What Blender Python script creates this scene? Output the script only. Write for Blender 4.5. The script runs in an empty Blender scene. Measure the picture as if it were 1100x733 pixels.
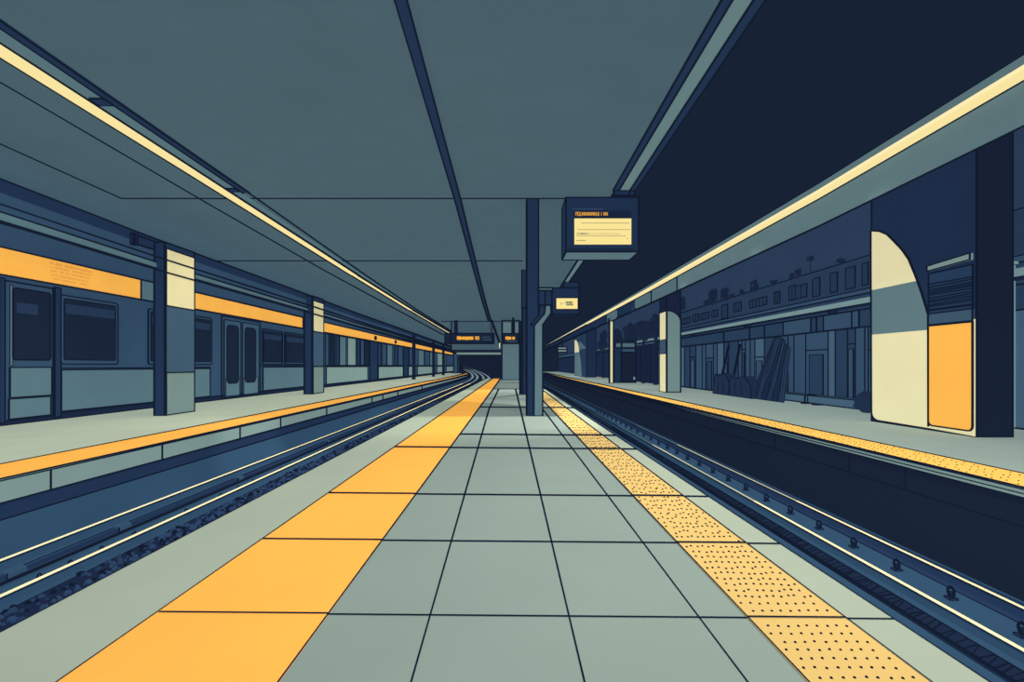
import bpy, math, random
from mathutils import Vector
random.seed(11)
C = bpy.context.scene.collection
F = 550.0                 # focal length in pixels of the 1100 px wide frame
UV, VV = 548.0, 393.0     # vanishing point of the straight platform
EYE = 1.0
CZ = 4.33                 # ceiling height

# ---------------------------------------------------------------- measuring
def X_at(u, Y): return (u - UV) * Y / F
def Z_at(v, Y): return EYE - (v - VV) * Y / F
def Y_on(u, X): return F * X / (u - UV)      # depth of an image column on a plane parallel to the tracks

# ---------------------------------------------------------------- materials
def lin(c):
    c /= 255.0
    return c / 12.92 if c <= .04045 else ((c + .055) / 1.055) ** 2.4
MATS = {}
GLOW = .74  # share of its own colour a surface emits, in place of even light
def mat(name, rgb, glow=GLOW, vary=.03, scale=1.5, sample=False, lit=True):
    if name in MATS: return MATS[name]
    m = bpy.data.materials.new(name); m.use_nodes = True
    nt = m.node_tree; N = nt.nodes; L = nt.links
    b = N['Principled BSDF']
    b.inputs['Roughness'].default_value = .9
    b.inputs['Specular IOR Level'].default_value = 0.0
    col = [lin(x) for x in rgb]
    tc = N.new('ShaderNodeTexCoord'); nz = N.new('ShaderNodeTexNoise')
    nz.inputs['Scale'].default_value = scale; nz.inputs['Detail'].default_value = 3
    L.new(tc.outputs['Object'], nz.inputs['Vector'])
    rp = N.new('ShaderNodeValToRGB')
    rp.color_ramp.elements[0].position = .3; rp.color_ramp.elements[1].position = .7
    rp.color_ramp.elements[0].color = [x * (1 - vary) for x in col] + [1]
    rp.color_ramp.elements[1].color = [x * (1 + vary) for x in col] + [1]
    L.new(nz.outputs['Fac'], rp.inputs['Fac'])
    if lit: L.new(rp.outputs['Color'], b.inputs['Base Color'])
    else: b.inputs['Base Color'].default_value = (0, 0, 0, 1)
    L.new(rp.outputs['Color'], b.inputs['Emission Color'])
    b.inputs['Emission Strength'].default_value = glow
    try: m.cycles.emission_sampling = 'AUTO' if sample else 'NONE'
    except Exception: pass
    MATS[name] = m
    return m

INK = mat('ink_line', (17, 26, 43), .9)
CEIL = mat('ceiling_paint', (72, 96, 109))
TILE = mat('floor_tile', (151, 169, 163), .36)
COPE = mat('coping_stone', (172, 185, 168), .47)
COPE2 = mat('side_platform_concrete', (176, 187, 167), .62)
COPE3 = mat('right_platform_concrete', (150, 168, 160), .66)
ORANGE2 = mat('orange_band_paint', (255, 184, 82), .76)
ORANGE = mat('orange_paint', (255, 182, 82), .62)
DOTTED = mat('tactile_yellow', (236, 200, 125), .40)
DOTTED2 = mat('tactile_orange', (250, 194, 96), .76)
NAVY = mat('navy_paint', (33, 51, 80))
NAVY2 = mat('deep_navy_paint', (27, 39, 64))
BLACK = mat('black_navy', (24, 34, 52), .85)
BLUE = mat('blue_steel', (51, 76, 102))
BLUE2 = mat('track_blue', (48, 76, 103))
BLUE3 = mat('shade_blue', (61, 86, 108))
PALE = mat('pale_panel', (84, 112, 124))
PALE2 = mat('pale_grey_panel', (122, 146, 144))
TEAL = mat('teal_grey_metal', (98, 124, 130))
STEEL = mat('grey_steel', (90, 116, 127), .72)
RAILMID = mat('dim_rail_highlight', (170, 176, 152), .85)  # rail-top highlight, dimmer for the farther stretch
CREAM = mat('cream_paint_and_light', (229, 220, 175), .78)  # paint of the thin post; light painted on piers and right column
LAMP = mat('lamp_diffuser', (249, 229, 162), 1.0, 0, sample=True, lit=False)
LAMP2 = mat('lamp_diffuser_bright', (255, 238, 180), 1.0, 0, sample=True, lit=False)
RAILTOP = mat('rail_highlight', (247, 231, 178), .85)  # cream head is the rail's highlight, put into the colour
RAILWEB = mat('rail_web', (36, 55, 86))
GLASS = mat('dark_glass', (25, 36, 55), .85)
GLASS2 = mat('glass_reflection', (36, 53, 79), .85)
WALLB = mat('night_blue_wall', (43, 61, 87), .85)
WALLC = mat('board_blue', (52, 76, 101), .85)
WALLD = mat('board_blue_dark', (40, 60, 86), .85)
WALLE = mat('board_blue_pale', (66, 92, 113), .85)
SHRUB = mat('dark_foliage', (29, 42, 66))
SCREEN = mat('screen_glow', (252, 229, 150), 1.0, 0, lit=False)
SCRTXT = mat('screen_grey_mark', (176, 166, 120), .9)
SCRTXT2 = mat('screen_green_mark', (84, 116, 100), .9)
LED = mat('led_orange', (246, 176, 62), 1.0, 0, lit=False)
LEDMARK = mat('band_mark', (176, 122, 66), .8)
CREAML = mat('lit_cream', (229, 220, 172), .60)  # light on the left columns' track faces, put into the colour
BASEL = mat('lit_base_grey', (116, 139, 138), .64)
RAILPALE = mat('pale_rail_paint', (112, 139, 142), .9)
WHITE = mat('far_lamp_white', (214, 216, 196), .95)
STONE = mat('ballast_stone', (44, 66, 98), .75, .25, 30)
STONEBED = mat('ballast_bed', (26, 37, 62), .8, .3, 40)
FAR = mat('tunnel_dark', (24, 33, 53), .9)
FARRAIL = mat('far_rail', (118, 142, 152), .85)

# ---------------------------------------------------------------- mesh builder
def ink_r(p, k=1.0):
    return max(.0022, .00145 * max(p[1], 1.2)) * k

class MB:
    def __init__(s): s.v = []; s.f = []; s.m = []; s.mats = []
    def mi(s, m):
        if m not in s.mats: s.mats.append(m)
        return s.mats.index(m)
    def face(s, pts, m):
        b = len(s.v); s.v += [tuple(p) for p in pts]
        s.f.append(list(range(b, b + len(pts)))); s.m.append(s.mi(m)); return s
    def idx(s, pts, faces, m):
        b = len(s.v); s.v += [tuple(p) for p in pts]; i = s.mi(m)
        for f in faces: s.f.append([b + j for j in f]); s.m.append(i)
    def bar(s, p, q, k=1.0, m=None):
        p = Vector(p); q = Vector(q); d = q - p
        if d.length < 1e-6: return s
        d.normalize()
        a = d.cross(Vector((0, 0, 1)))
        if a.length < .05: a = d.cross(Vector((0, 1, 0)))
        a.normalize(); b = d.cross(a)
        rp, rq = ink_r(p, k), ink_r(q, k)
        p = p - d * rp * .5; q = q + d * rq * .5
        pts = [p + a*rp + b*rp, p - a*rp + b*rp, p - a*rp - b*rp, p + a*rp - b*rp,
               q + a*rq + b*rq, q - a*rq + b*rq, q - a*rq - b*rq, q + a*rq - b*rq]
        s.idx(pts, [(0,1,2,3),(7,6,5,4),(0,4,5,1),(1,5,6,2),(2,6,7,3),(3,7,4,0)], m or INK); return s
    def loop(s, pts, k=1.0):
        for i in range(len(pts)): s.bar(pts[i], pts[(i+1) % len(pts)], k)
        return s
    def box(s, x0, x1, y0, y1, z0, z1, m, ink=1.0, **fm):
        P = [(x0,y0,z0),(x1,y0,z0),(x1,y1,z0),(x0,y1,z0),(x0,y0,z1),(x1,y0,z1),(x1,y1,z1),(x0,y1,z1)]
        for key, f in dict(nz=(3,2,1,0), pz=(4,5,6,7), ny=(0,1,5,4), px=(1,2,6,5), py=(2,3,7,6), nx=(3,0,4,7)).items():
            s.idx([P[i] for i in f], [(0,1,2,3)], fm.get(key, m))
        if ink:
            for a, b in ((0,1),(1,2),(2,3),(3,0),(4,5),(5,6),(6,7),(7,4),(0,4),(1,5),(2,6),(3,7)): s.bar(P[a], P[b], ink)
        return s
    def prism(s, poly, plane, c0, c1, m, side=None, ink=1.0):
        """poly in the plane; c0 = front face (ink drawn there), c1 = back"""
        T = dict(X=lambda a, b, c: (c, a, b), Y=lambda a, b, c: (a, c, b), Z=lambda a, b, c: (a, b, c))[plane]
        A = [T(a, b, c0) for a, b in poly]; B = [T(a, b, c1) for a, b in poly]
        n = len(A)
        s.idx(A, [tuple(range(n))], m); s.idx(B, [tuple(range(n-1, -1, -1))], side or m)
        s.idx(A + B, [(i, (i+1) % n, n + (i+1) % n, n + i) for i in range(n)], side or m)
        if ink: s.loop(A, ink)
        return s
    def tube(s, pts, r, m, n=8, cap=True):
        pts = [Vector(p) for p in pts]; rings = []
        for i, p in enumerate(pts):
            d = (pts[min(i+1, len(pts)-1)] - pts[max(i-1, 0)]).normalized()
            a = d.cross(Vector((0,0,1)))
            if a.length < .05: a = d.cross(Vector((1,0,0)))
            a.normalize(); b = d.cross(a); rr = r[i] if isinstance(r, (list, tuple)) else r
            rings.append([p + (a*math.cos(t) + b*math.sin(t)) * rr for t in [2*math.pi*k/n for k in range(n)]])
        V = [p for R in rings for p in R]; Fc = []
        for i in range(len(rings)-1):
            for k in range(n): Fc.append((i*n+k, i*n+(k+1) % n, (i+1)*n+(k+1) % n, (i+1)*n+k))
        if cap: Fc += [tuple(range(n)), tuple(range((len(rings)-1)*n + n-1, (len(rings)-1)*n - 1, -1))]
        s.idx(V, Fc, m); return s
    def sweep(s, path, prof, mats, ink=(), k=1.0):
        """path: (x,y,z) along the station; prof: (dx,dz) points; mats: one per side of the profile"""
        n = len(prof); rings = [[(x + dx, y, z + dz) for dx, dz in prof] for x, y, z in path]
        for i in range(len(rings)-1):
            for j in range(n):
                a, b = rings[i], rings[i+1]; jj = (j+1) % n
                s.idx([a[j], a[jj], b[jj], b[j]], [(0,1,2,3)], mats[j % len(mats)])
            for j in ink: s.bar(rings[i][j], rings[i+1][j], k)
        s.idx(rings[0], [tuple(range(n))], mats[0]); s.idx(rings[-1], [tuple(range(n-1,-1,-1))], mats[0])
        return s
    def build(s, name, parent=None, origin=None, smooth=False):
        top = parent
        while top is not None and top.parent is not None: top = top.parent
        if top is not None: org = Vector(top.location)
        elif origin is not None: org = Vector(origin)
        else:
            xs = [[p[i] for p in s.v] for i in range(3)]
            org = Vector(((min(xs[0])+max(xs[0]))/2, (min(xs[1])+max(xs[1]))/2, min(xs[2])))
        me = bpy.data.meshes.new(name)
        me.from_pydata([tuple(Vector(p) - org) for p in s.v], [], s.f)
        for m in s.mats: me.materials.append(m)
        me.polygons.foreach_set('material_index', s.m)
        if smooth: me.polygons.foreach_set('use_smooth', [True]*len(s.f))
        me.update()
        o = bpy.data.objects.new(name, me); C.objects.link(o)
        if parent is not None: o.parent = parent
        else: o.location = org
        return o

def rrect(a0, a1, b0, b1, r, n=4, r2=None):
    """rounded rectangle; r2 = radius of the lower corners"""
    r2 = r if r2 is None else r2; out = []
    for ca, cb, rr, t0 in ((a1-r, b1-r, r, 0), (a0+r, b1-r, r, 90), (a0+r2, b0+r2, r2, 180), (a1-r2, b0+r2, r2, 270)):
        if rr <= 1e-6: out.append((ca, cb)); continue
        for i in range(n+1):
            t = math.radians(t0 + 90*i/n); out.append((ca + rr*math.cos(t), cb + rr*math.sin(t)))
    return out

def tag(o, label, cat, group=None, kind=None):
    o['label'] = label; o['category'] = cat
    if group: o['group'] = group
    if kind: o['kind'] = kind
    return o
def thing(name, loc, label, cat, group=None):
    o = bpy.data.objects.new(name, None); o.empty_display_size = .2
    C.objects.link(o); o.location = loc
    return tag(o, label, cat, group)
def struct(o): o['kind'] = 'structure'; return o
def copy_tree(o, parent=None):
    c = o.copy(); C.objects.link(c)
    if parent is not None: c.parent = parent
    for ch in list(o.children): copy_tree(ch, c)
    return c

def marks(mb, x0, x1, z0, z1, y, n, m, seed=1, w=.16, plane='Y'):
    """illegible lettering: small strokes laid out as characters"""
    rnd = random.Random(seed); cw = (x1-x0)/n
    S = [((0,0),(0,1)), ((1,0),(1,1)), ((0,1),(1,1)), ((0,.5),(1,.5)), ((0,0),(1,0)), ((0,0),(1,1)), ((0,1),(1,0))]
    G = [(0,1,2,3),(0,2,4,1),(0,),(0,1,6),(0,1,6),(0,),(0,1,4),(0,1,6)]
    for i in range(n):
        g = G[0] if i == 0 else G[1] if i == 1 else G[rnd.randrange(2, len(G))]
        for j in g:
            (a, b), (c, d) = S[j]
            p = Vector((x0 + cw*(i + .12 + .66*a), 0, z0 + (z1-z0)*b)); q = Vector((x0 + cw*(i + .12 + .66*c), 0, z0 + (z1-z0)*d))
            dd = (q-p).normalized(); nn = Vector((-dd.z, 0, dd.x)) * (cw*w)
            mb.face([(p.x-nn.x, y, p.z-nn.z), (q.x-nn.x, y, q.z-nn.z), (q.x+nn.x, y, q.z+nn.z), (p.x+nn.x, y, p.z+nn.z)], m)

# curve of the far track: straight to Y = 42, then bending left and rising a little
def bend(Y): return -((Y-42)**2)/860.0 if Y > 42 else 0.0
def rise(Y): return .00025*(Y-62)**2 if Y > 62 else 0.0
YS = [.6, 3, 6, 10, 15, 22, 30, 38, 42, 46, 50, 55, 60, 66, 72, 80, 90, 100, 112, 125, 140]

# ================================================================= SETTING
# ---- centre platform
mb = MB()
PX = [(-1.91, -1.41, COPE), (-1.41, 1.33, TILE), (1.33, 1.515, COPE)]
Y0, Y1 = .3, 39.5
for a, b, m in PX: mb.face([(a,Y0,0),(b,Y0,0),(b,Y1,0),(a,Y1,0)], m)
mb.face([(-1.91,Y0,0),(-1.91,Y1,0),(-1.91,Y1,-.22),(-1.91,Y0,-.22)], PALE2)
mb.face([(1.515,Y0,0),(1.515,Y1,0),(1.515,Y1,-.22),(1.515,Y0,-.22)], PALE2)
mb.face([(-1.91,Y0,-.22),(-1.91,Y1,-.22),(1.515,Y1,-.22),(1.515,Y0,-.22)], NAVY)
mb.box(-1.6, 1.2, Y0, Y1-.1, -1.0, -.22, NAVY, 0)
mb.face([(-1.91,Y1,0),(1.515,Y1,0),(1.515,Y1,-.22),(-1.91,Y1,-.22)], NAVY)
mb.face([(-1.91,Y0,0),(1.515,Y0,0),(1.515,Y0,-.22),(-1.91,Y0,-.22)], NAVY)
def long_joint(mb, xf, ys, z=.002, k=1.0, m=INK):
    for a, b in zip(ys[:-1], ys[1:]):
        wa, wb = max(.0018*a, .003)*k, max(.0018*b, .003)*k
        xa, xb = xf(a), xf(b)
        mb.face([(xa-wa,a,z),(xa+wa,a,z),(xb+wb,b,z),(xb-wb,b,z)], m)
def cross_joint(mb, x0, x1, y, z=.002, k=1.0, m=INK):
    h = min(.0016*y*y, .3)*k
    sk = lambda x: y*(1 - .0085*x)
    mb.face([(x0,sk(x0)-h,z),(x1,sk(x1)-h,z),(x1,sk(x1)+h,z),(x0,sk(x0)+h,z)], m)
PY = [.3, 1, 2, 3, 4, 6, 8, 12, 16, 22, 30, 39.5]
long_joint(mb, lambda y: -.285 - .017*min(y, 12), PY[:-2])
long_joint(mb, lambda y: .235, PY[:-2])
long_joint(mb, lambda y: .75, PY[:-2])
for x in (-1.91, 1.515): long_joint(mb, lambda y: x, PY, k=1.1)
JY = [1.25, 2.045, 2.91, 3.96, 6.21, 7.43, 12.3, 22, 30]
for y in JY: cross_joint(mb, -.73, 1.515, y, k=.8 if y > 12 else 1)
struct(mb.build('platform', origin=(0, 20, 0)))

# ---- orange stripe and tactile strip lying on it
mb = MB()
mb.face([(-1.43,Y0,.004),(-.73,Y0,.004),(-.73,Y1-.2,.004),(-1.36,Y1-.2,.004)], ORANGE)
mb.face([(-1.43,Y0,0),(-1.43,Y0,.004),(-1.36,Y1-.2,.004),(-1.36,Y1-.2,0)], ORANGE)
mb.face([(-.73,Y0,0),(-.73,Y0,.004),(-.73,Y1-.2,.004),(-.73,Y1-.2,0)], ORANGE)
long_joint(mb, lambda y: -1.43 + .07*y/39.5, PY, .006)
long_joint(mb, lambda y: -.73, PY, .006)
for y in JY[:5]: cross_joint(mb, -1.42, -.73, y, .006)
tag(mb.build('safety_stripe'), 'wide plain orange safety stripe running along left edge of centre platform', 'stripe')

mb = MB()
TL, TR = .94, 1.325
mb.face([(TL,Y0,.004),(TR,Y0,.004),(TR,Y1-.2,.004),(TL,Y1-.2,.004)], DOTTED)
mb.face([(TL,Y0,0),(TL,Y0,.004),(TL,Y1-.2,.004),(TL,Y1-.2,0)], DOTTED)
mb.face([(TR,Y0,0),(TR,Y0,.004),(TR,Y1-.2,.004),(TR,Y1-.2,0)], DOTTED)
long_joint(mb, lambda y: TL, PY, .007); long_joint(mb, lambda y: TR, PY, .007)
for y in JY: cross_joint(mb, TL, TR, y, .007, .8 if y > 12 else 1)
def stud(mb, x, y, r, h, z0, m, n=6, ry=None):
    ry = ry or r
    b = [(x + r*math.cos(2*math.pi*k/n), y + ry*math.sin(2*math.pi*k/n), z0) for k in range(n)]
    t = [(x + .6*r*math.cos(2*math.pi*k/n), y + .6*ry*math.sin(2*math.pi*k/n), z0+h) for k in range(n)]
    mb.idx(b + t, [(k, (k+1) % n, n + (k+1) % n, n + k) for k in range(n)] + [tuple(range(n, 2*n))], m)
y = 1.05; row = 0
while y < 15:
    q = max(1, y/1.8)
    pitch = .0375 if y < 2.2 else .031
    for j in range(12):
        x = TL + .028 + (j + (.5 if row % 2 else 0)) * pitch
        jit = .002 if y < 2.2 else .004 if y < 3 else .009
        yy = y + random.uniform(-1,1)*jit*1.9*q
        rx = .0056*q**.45; ry = rx*q**.85
        if x < TR - .02 and all(abs(yy - jy*(1-.0085*x)) > .012 + ry for jy in JY):
            stud(mb, x + random.uniform(-jit, jit), yy, rx, .004, .004, INK, 6 if y < 4 else 5, ry)
    y += (.053 if y < 2.2 else .044)*q**1.35; row += 1
tag(mb.build('tactile_strip'), 'pale yellow dotted tactile paving strip along right edge of centre platform', 'tactile paving')

# ---- left platform
mb = MB()
LX = -4.49
def lx(Y): return LX + (bend(Y) if Y < 64 else bend(64) - ((Y-64)/5.0)**2*2.6)
LY = [1, 3, 5, 7, 10, 14, 20, 28, 36, 42, 46, 50, 54, 58, 62, 64, 66, 68, 69]
for a, b in zip(LY[:-1], LY[1:]):
    mb.face([(-8.4,a,0),(lx(a),a,0),(lx(b),b,0),(-8.4,b,0)], COPE2)
    mb.face([(lx(a),a,0),(lx(b),b,0),(lx(b),b,-.213),(lx(a),a,-.213)], PALE2)
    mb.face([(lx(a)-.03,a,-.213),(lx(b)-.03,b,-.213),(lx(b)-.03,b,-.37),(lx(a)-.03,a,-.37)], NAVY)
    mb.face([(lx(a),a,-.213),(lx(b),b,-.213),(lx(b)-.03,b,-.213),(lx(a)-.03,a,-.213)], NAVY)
    mb.bar((lx(a),a,-.213),(lx(b),b,-.213)); mb.bar((lx(a)+.004,a,-.015),(lx(b)+.004,b,-.015), .8)
    mb.bar((lx(a)-.028,a,-.37),(lx(b)-.028,b,-.37), .8)
for y in (5.0, 6.6, 8.5, 10, 12.5, 16.6, 18, 20.4, 26): mb.bar((lx(y)+.003,y,-.015),(lx(y)+.003,y,-.21))
struct(mb.build('platform', origin=(-6.5, 20, 0)))
mb = MB()
for a, b in zip(LY[:-2], LY[1:-1]):
    w = lambda Y: .66
    mb.face([(lx(a)-.66,a,.004),(lx(a)-.004,a,.004),(lx(b)-.004,b,.004),(lx(b)-.66,b,.004)], ORANGE)
    mb.face([(lx(a)-.004,a,.004),(lx(b)-.004,b,.004),(lx(b)-.004,b,.0),(lx(a)-.004,a,.0)], ORANGE)
    mb.bar((lx(a)-.66,a,.004),(lx(b)-.66,b,.004)); mb.bar((lx(a)-.004,a,.002),(lx(b)-.004,b,.002))
tag(mb.build('safety_stripe'), 'narrow orange safety stripe along the edge of left platform beside the train', 'stripe')

# ---- right platform
mb = MB()
RX = 4.21; RY = [1, 3, 5, 7, 10, 14, 20, 28, 40, 55, 70, 84]
mb.face([(RX,1,0),(8.1,1,0),(8.1,84,0),(RX,84,0)], COPE3)
mb.face([(RX,1,0),(RX,84,0),(RX,84,-.085),(RX,1,-.085)], PALE2)
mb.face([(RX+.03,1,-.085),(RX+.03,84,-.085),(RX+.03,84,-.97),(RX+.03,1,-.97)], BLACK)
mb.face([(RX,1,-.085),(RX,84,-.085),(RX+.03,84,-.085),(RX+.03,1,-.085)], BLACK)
for a, b in zip(RY[:-1], RY[1:]):
    mb.bar((RX,a,-.012),(RX,b,-.012)); mb.bar((RX,a,-.05),(RX,b,-.05), .7); mb.bar((RX,a,-.085),(RX,b,-.085))
    mb.bar((RX+.028,a,-.33),(RX+.028,b,-.33), .6)
for y in (5.49, 6.4, 8.2): mb.bar((RX+.028,y,-.085),(RX+.028,y,-.33), .6)
struct(mb.build('platform', origin=(6.2, 40, 0)))
mb = MB()
mb.face([(RX+.004,1,.004),(RX+.53,1,.004),(RX+.53,80,.004),(RX+.004,80,.004)], DOTTED2)
mb.face([(RX+.004,1,.004),(RX+.004,80,.004),(RX+.004,80,0),(RX+.004,1,0)], DOTTED2)
for a, b in zip(RY[:-2], RY[1:-1]):
    mb.bar((RX+.004,a,.002),(RX+.004,b,.002)); mb.bar((RX+.53,a,.004),(RX+.53,b,.004))
y = 3.6; row = 0
while y < 13:
    for j in range(6):
        x = RX + .06 + (j + (.5 if row % 2 else 0))*.082
        if x < RX + .5 and random.random() < .85: stud(mb, x + random.uniform(-.01,.01), y + random.uniform(-.015,.015), .0075 + .0003*y, .006, .004, INK, 5)
    y += .11 + .002*y; row += 1
tag(mb.build('tactile_strip'), 'narrow orange dotted strip along the edge of right platform', 'tactile paving')

# ---- track beds
mb = MB()
for a, b in zip(YS[:-1], YS[1:]):
    ba, bb, ra, rb = bend(a), bend(b), rise(a), rise(b)
    if a < 62:
        mb.face([(LX-.03+ba,a,-.37),(LX-.03+bb,b,-.37),(-4.37+bb,b,-.69),(-4.37+ba,a,-.69)], BLUE2)
    xr_a, xr_b = (-1.6, -1.6) if b <= 39 else (-1.2+ba, -1.2+bb)
    mb.face([(-4.37+ba,a,-.69+ra),(xr_a,a,-.69+ra),(xr_b,b,-.69+rb),(-4.37+bb,b,-.69+rb)], BLUE2 if b <= 39 else FAR)
struct(mb.build('trackbed', origin=(-3, 40, -.7)))
mb = MB()
mb.face([(1.2,.6,-.95),(4.24,.6,-.95),(4.24,84,-.95),(1.2,84,-.95)], BLUE2)
long_joint(mb, lambda y: 4.16, [.6,2,4,6,9,14,20], -.948, 1.2)
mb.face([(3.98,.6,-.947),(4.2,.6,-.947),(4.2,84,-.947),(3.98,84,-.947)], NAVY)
struct(mb.build('trackbed', origin=(2.7, 40, -.95)))
mb = MB()
mb.face([(-70,-2,-1.15),(70,-2,-1.15),(70,170,-1.15),(-70,170,-1.15)], FAR)
struct(mb.build('floor', origin=(0, 80, -1.15)))

# ---- ceiling
mb = MB()
mb.box(-12, 1.97, -2, 38.2, CZ, CZ+.3, CEIL, 0)
mb.box(-12, -3.9, 38.2, 82, CZ, CZ+.3, CEIL, 0)
def path(pts, z): return [(x, y, z) for y, x in pts]
z = CZ-.003
def seam(pts, k=.9):
    for a, b in zip(pts[:-1], pts[1:]): mb.bar((a[1],a[0],z),(b[1],b[0],z), k)
seam([(3,-5.9),(6,-5.98),(10.6,-6.2),(17.8,-6.47),(54.7,-7.15)])
seam([(3,-7.55),(7.66,-7.64),(10.17,-7.72)])
seam([(10.17,-7.72),(10.17,-4),(10.17,1.9)]); seam([(16.2,-9.3),(16.2,-4),(16.2,.4)])
seam([(38.2,-5.1),(38.2,1.9)])
struct(mb.build('ceiling', origin=(-5, 30, CZ)))
# dark centre beam under the ceiling
mb = MB()
pts = [(-2,-.93),(4.66,-.983),(10.2,-1.036),(17,-1.17),(25,-1.32),(37.5,-1.5)]
for (y0,x0),(y1,x1) in zip(pts[:-1], pts[1:]):
    w0, w1 = .05+.001*max(y0,0), .05+.001*max(y1,0)
    for a in (0,):
        P = [(x0-w0,y0,CZ-.05),(x0+w0,y0,CZ-.05),(x1+w1,y1,CZ-.05),(x1-w1,y1,CZ-.05)]
        T = [(p[0],p[1],CZ) for p in P]
        mb.face(P, NAVY); mb.face([P[0],P[3],T[3],T[0]], NAVY); mb.face([P[1],P[2],T[2],T[1]], NAVY)
        mb.bar(P[0],P[3]); mb.bar(P[1],P[2])
struct(mb.build('trim_1', origin=(-1.2, 18, CZ)))
# right edge of the ceiling: navy angle, grey channel, navy lip
mb = MB()
YE = 9.7
for x0, x1, e0, e1, dz, m in ((1.90,1.985,1.95,2.06,-.008,NAVY),(1.985,2.15,2.06,2.265,-.006,TEAL),(2.15,2.265,2.265,2.37,-.012,NAVY)):
    P = [(x0-.02,-2,CZ+dz),(x1-.02,-2,CZ+dz),(e1,YE,CZ+dz),(e0,YE,CZ+dz)]
    mb.face(P, m)
    T = [(p[0],p[1],CZ+.25) for p in P]
    mb.face([P[0],P[3],T[3],T[0]], m); mb.face([P[1],P[2],T[2],T[1]], m); mb.face([P[3],P[2],T[2],T[3]], NAVY)
    mb.bar(P[0],P[3]); mb.bar(P[1],P[2]); mb.bar(P[3],P[2])
mb.box(1.97, 2.36, YE, YE+.05, CZ-.11, CZ+.2, NAVY)
mb.bar((2.26, YE, CZ-.09), (2.26, YE, CZ))
struct(mb.build('trim_2', origin=(2.1, 4, CZ)))
mb = MB()
mb.box(1.9, 2.1, 10.95, 38.2, CZ-.03, CZ+.25, CEIL, 0)
mb.box(2.1, 2.3, 10.95, 38.2, CZ-.05, CZ+.25, TEAL, 1)
struct(mb.build('trim_3', origin=(2.1, 24, CZ)))
# bulkhead over the tunnel mouth
mb = MB()
mb.box(-4.38, -.62, 38.2, 38.6, 2.14, CZ, CEIL, .8)
mb.box(-4.0, -.66, 38.1, 38.4, 1.80, 2.0, WHITE, .4, ny=PALE2, nz=TEAL)
mb.box(-4.1, -.62, 38.15, 38.5, 2.0, 2.14, NAVY2, 0)
struct(mb.build('wall_front', origin=(-2.7, 38.4, 1.8)))
# tunnel end far behind
mb = MB()
mb.box(-60, 8.2, 150, 151, -1.2, 12, FAR, 0)
struct(mb.build('tunnel_wall', origin=(-25, 150, -1.15)))
# back wall behind the train
mb = MB()
mb.box(-12, -11.6, 1, 84, -1.1, CZ, NAVY, 0)
struct(mb.build('wall_left', origin=(-11.8, 40, -1.1)))

# ---- right back wall with boarded shopfronts
WX = 8.0
mb = MB()
mb.box(WX, 8.4, 3, 84, -1, 4.98, WALLB, 0)
zy = lambda zx: 680 + zx/3.918
def wy(zx): return Y_on(zy(zx), WX)
mb.box(WX-.03, WX, 3, 27.5, 0, 1.87, WALLC, 0)
lines = [1000, 985, 945, 912, 860, 830, 735, 685, 660, 632, 605, 560, 520, 500, 480, 465, 450, 408, 388, 360, 345, 312, 297, 270, 245, 222, 205, 190, 170]
extra = [3.5, 4.4, 5.3, 6.1, 7.0, 7.7, 8.6, 9.5]
ys = extra + [wy(x) for x in lines]
tone = [WALLC, WALLD, WALLC, WALLC, WALLE, WALLC, WALLD]
for i, (a, b) in enumerate(zip(ys[:-1], ys[1:])):
    top = 1.87
    m = tone[i*5 % 7]
    x = WX-.045
    mb.face([(x,a,.02),(x,b,.02),(x,b,top),(x,a,top)], m)
    mb.bar((x,a,.02),(x,a,top), .8)
    if i % 3 == 1:
        h = random.uniform(1.25, 1.55); mb.bar((x,a,h),(x,b,h), .8)
        d = (b-a)*.2
        mb.box(x-.02, x, a+d, b-d, .05, h-.12, WALLD if m is WALLC else WALLC, .5)
x = WX-.05
for a, b in ((3,10),(10,16),(16,27.5)):
    mb.bar((x,a,1.87),(x,b,1.87)); mb.bar((x,a,2.27),(x,b,2.27)); mb.bar((x,a,.02),(x,b,.02))
mb.face([(WX-.035,3,1.87),(WX-.035,27.5,1.87),(WX-.035,27.5,2.27),(WX-.035,3,2.27)], WALLD)
hd = [960, 930, 810, 780, 757, 640, 560, 497, 388]
for zx in hd: mb.bar((x,wy(zx),1.87),(x,wy(zx),2.27), .8)
for zx0, zx1 in ((960,930),(810,930),(640,757)):
    a, b = sorted((wy(zx0), wy(zx1))); mb.face([(x+.005,a,1.9),(x+.005,b,1.9),(x+.005,b,2.25),(x+.005,a,2.25)], WALLC)
# parapet storey above the rail
mb.box(WX-.04, WX, 3, 27.5, 2.62, 3.45, mat('parapet_blue', (40, 58, 84), .85), .7)
mb.face([(WX-.042,3,2.62),(WX-.042,27.5,2.62),(WX-.042,27.5,2.72),(WX-.042,3,2.72)], WALLC)
mb.bar((WX-.045,3,2.72),(WX-.045,27.5,2.72), .7)
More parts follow.
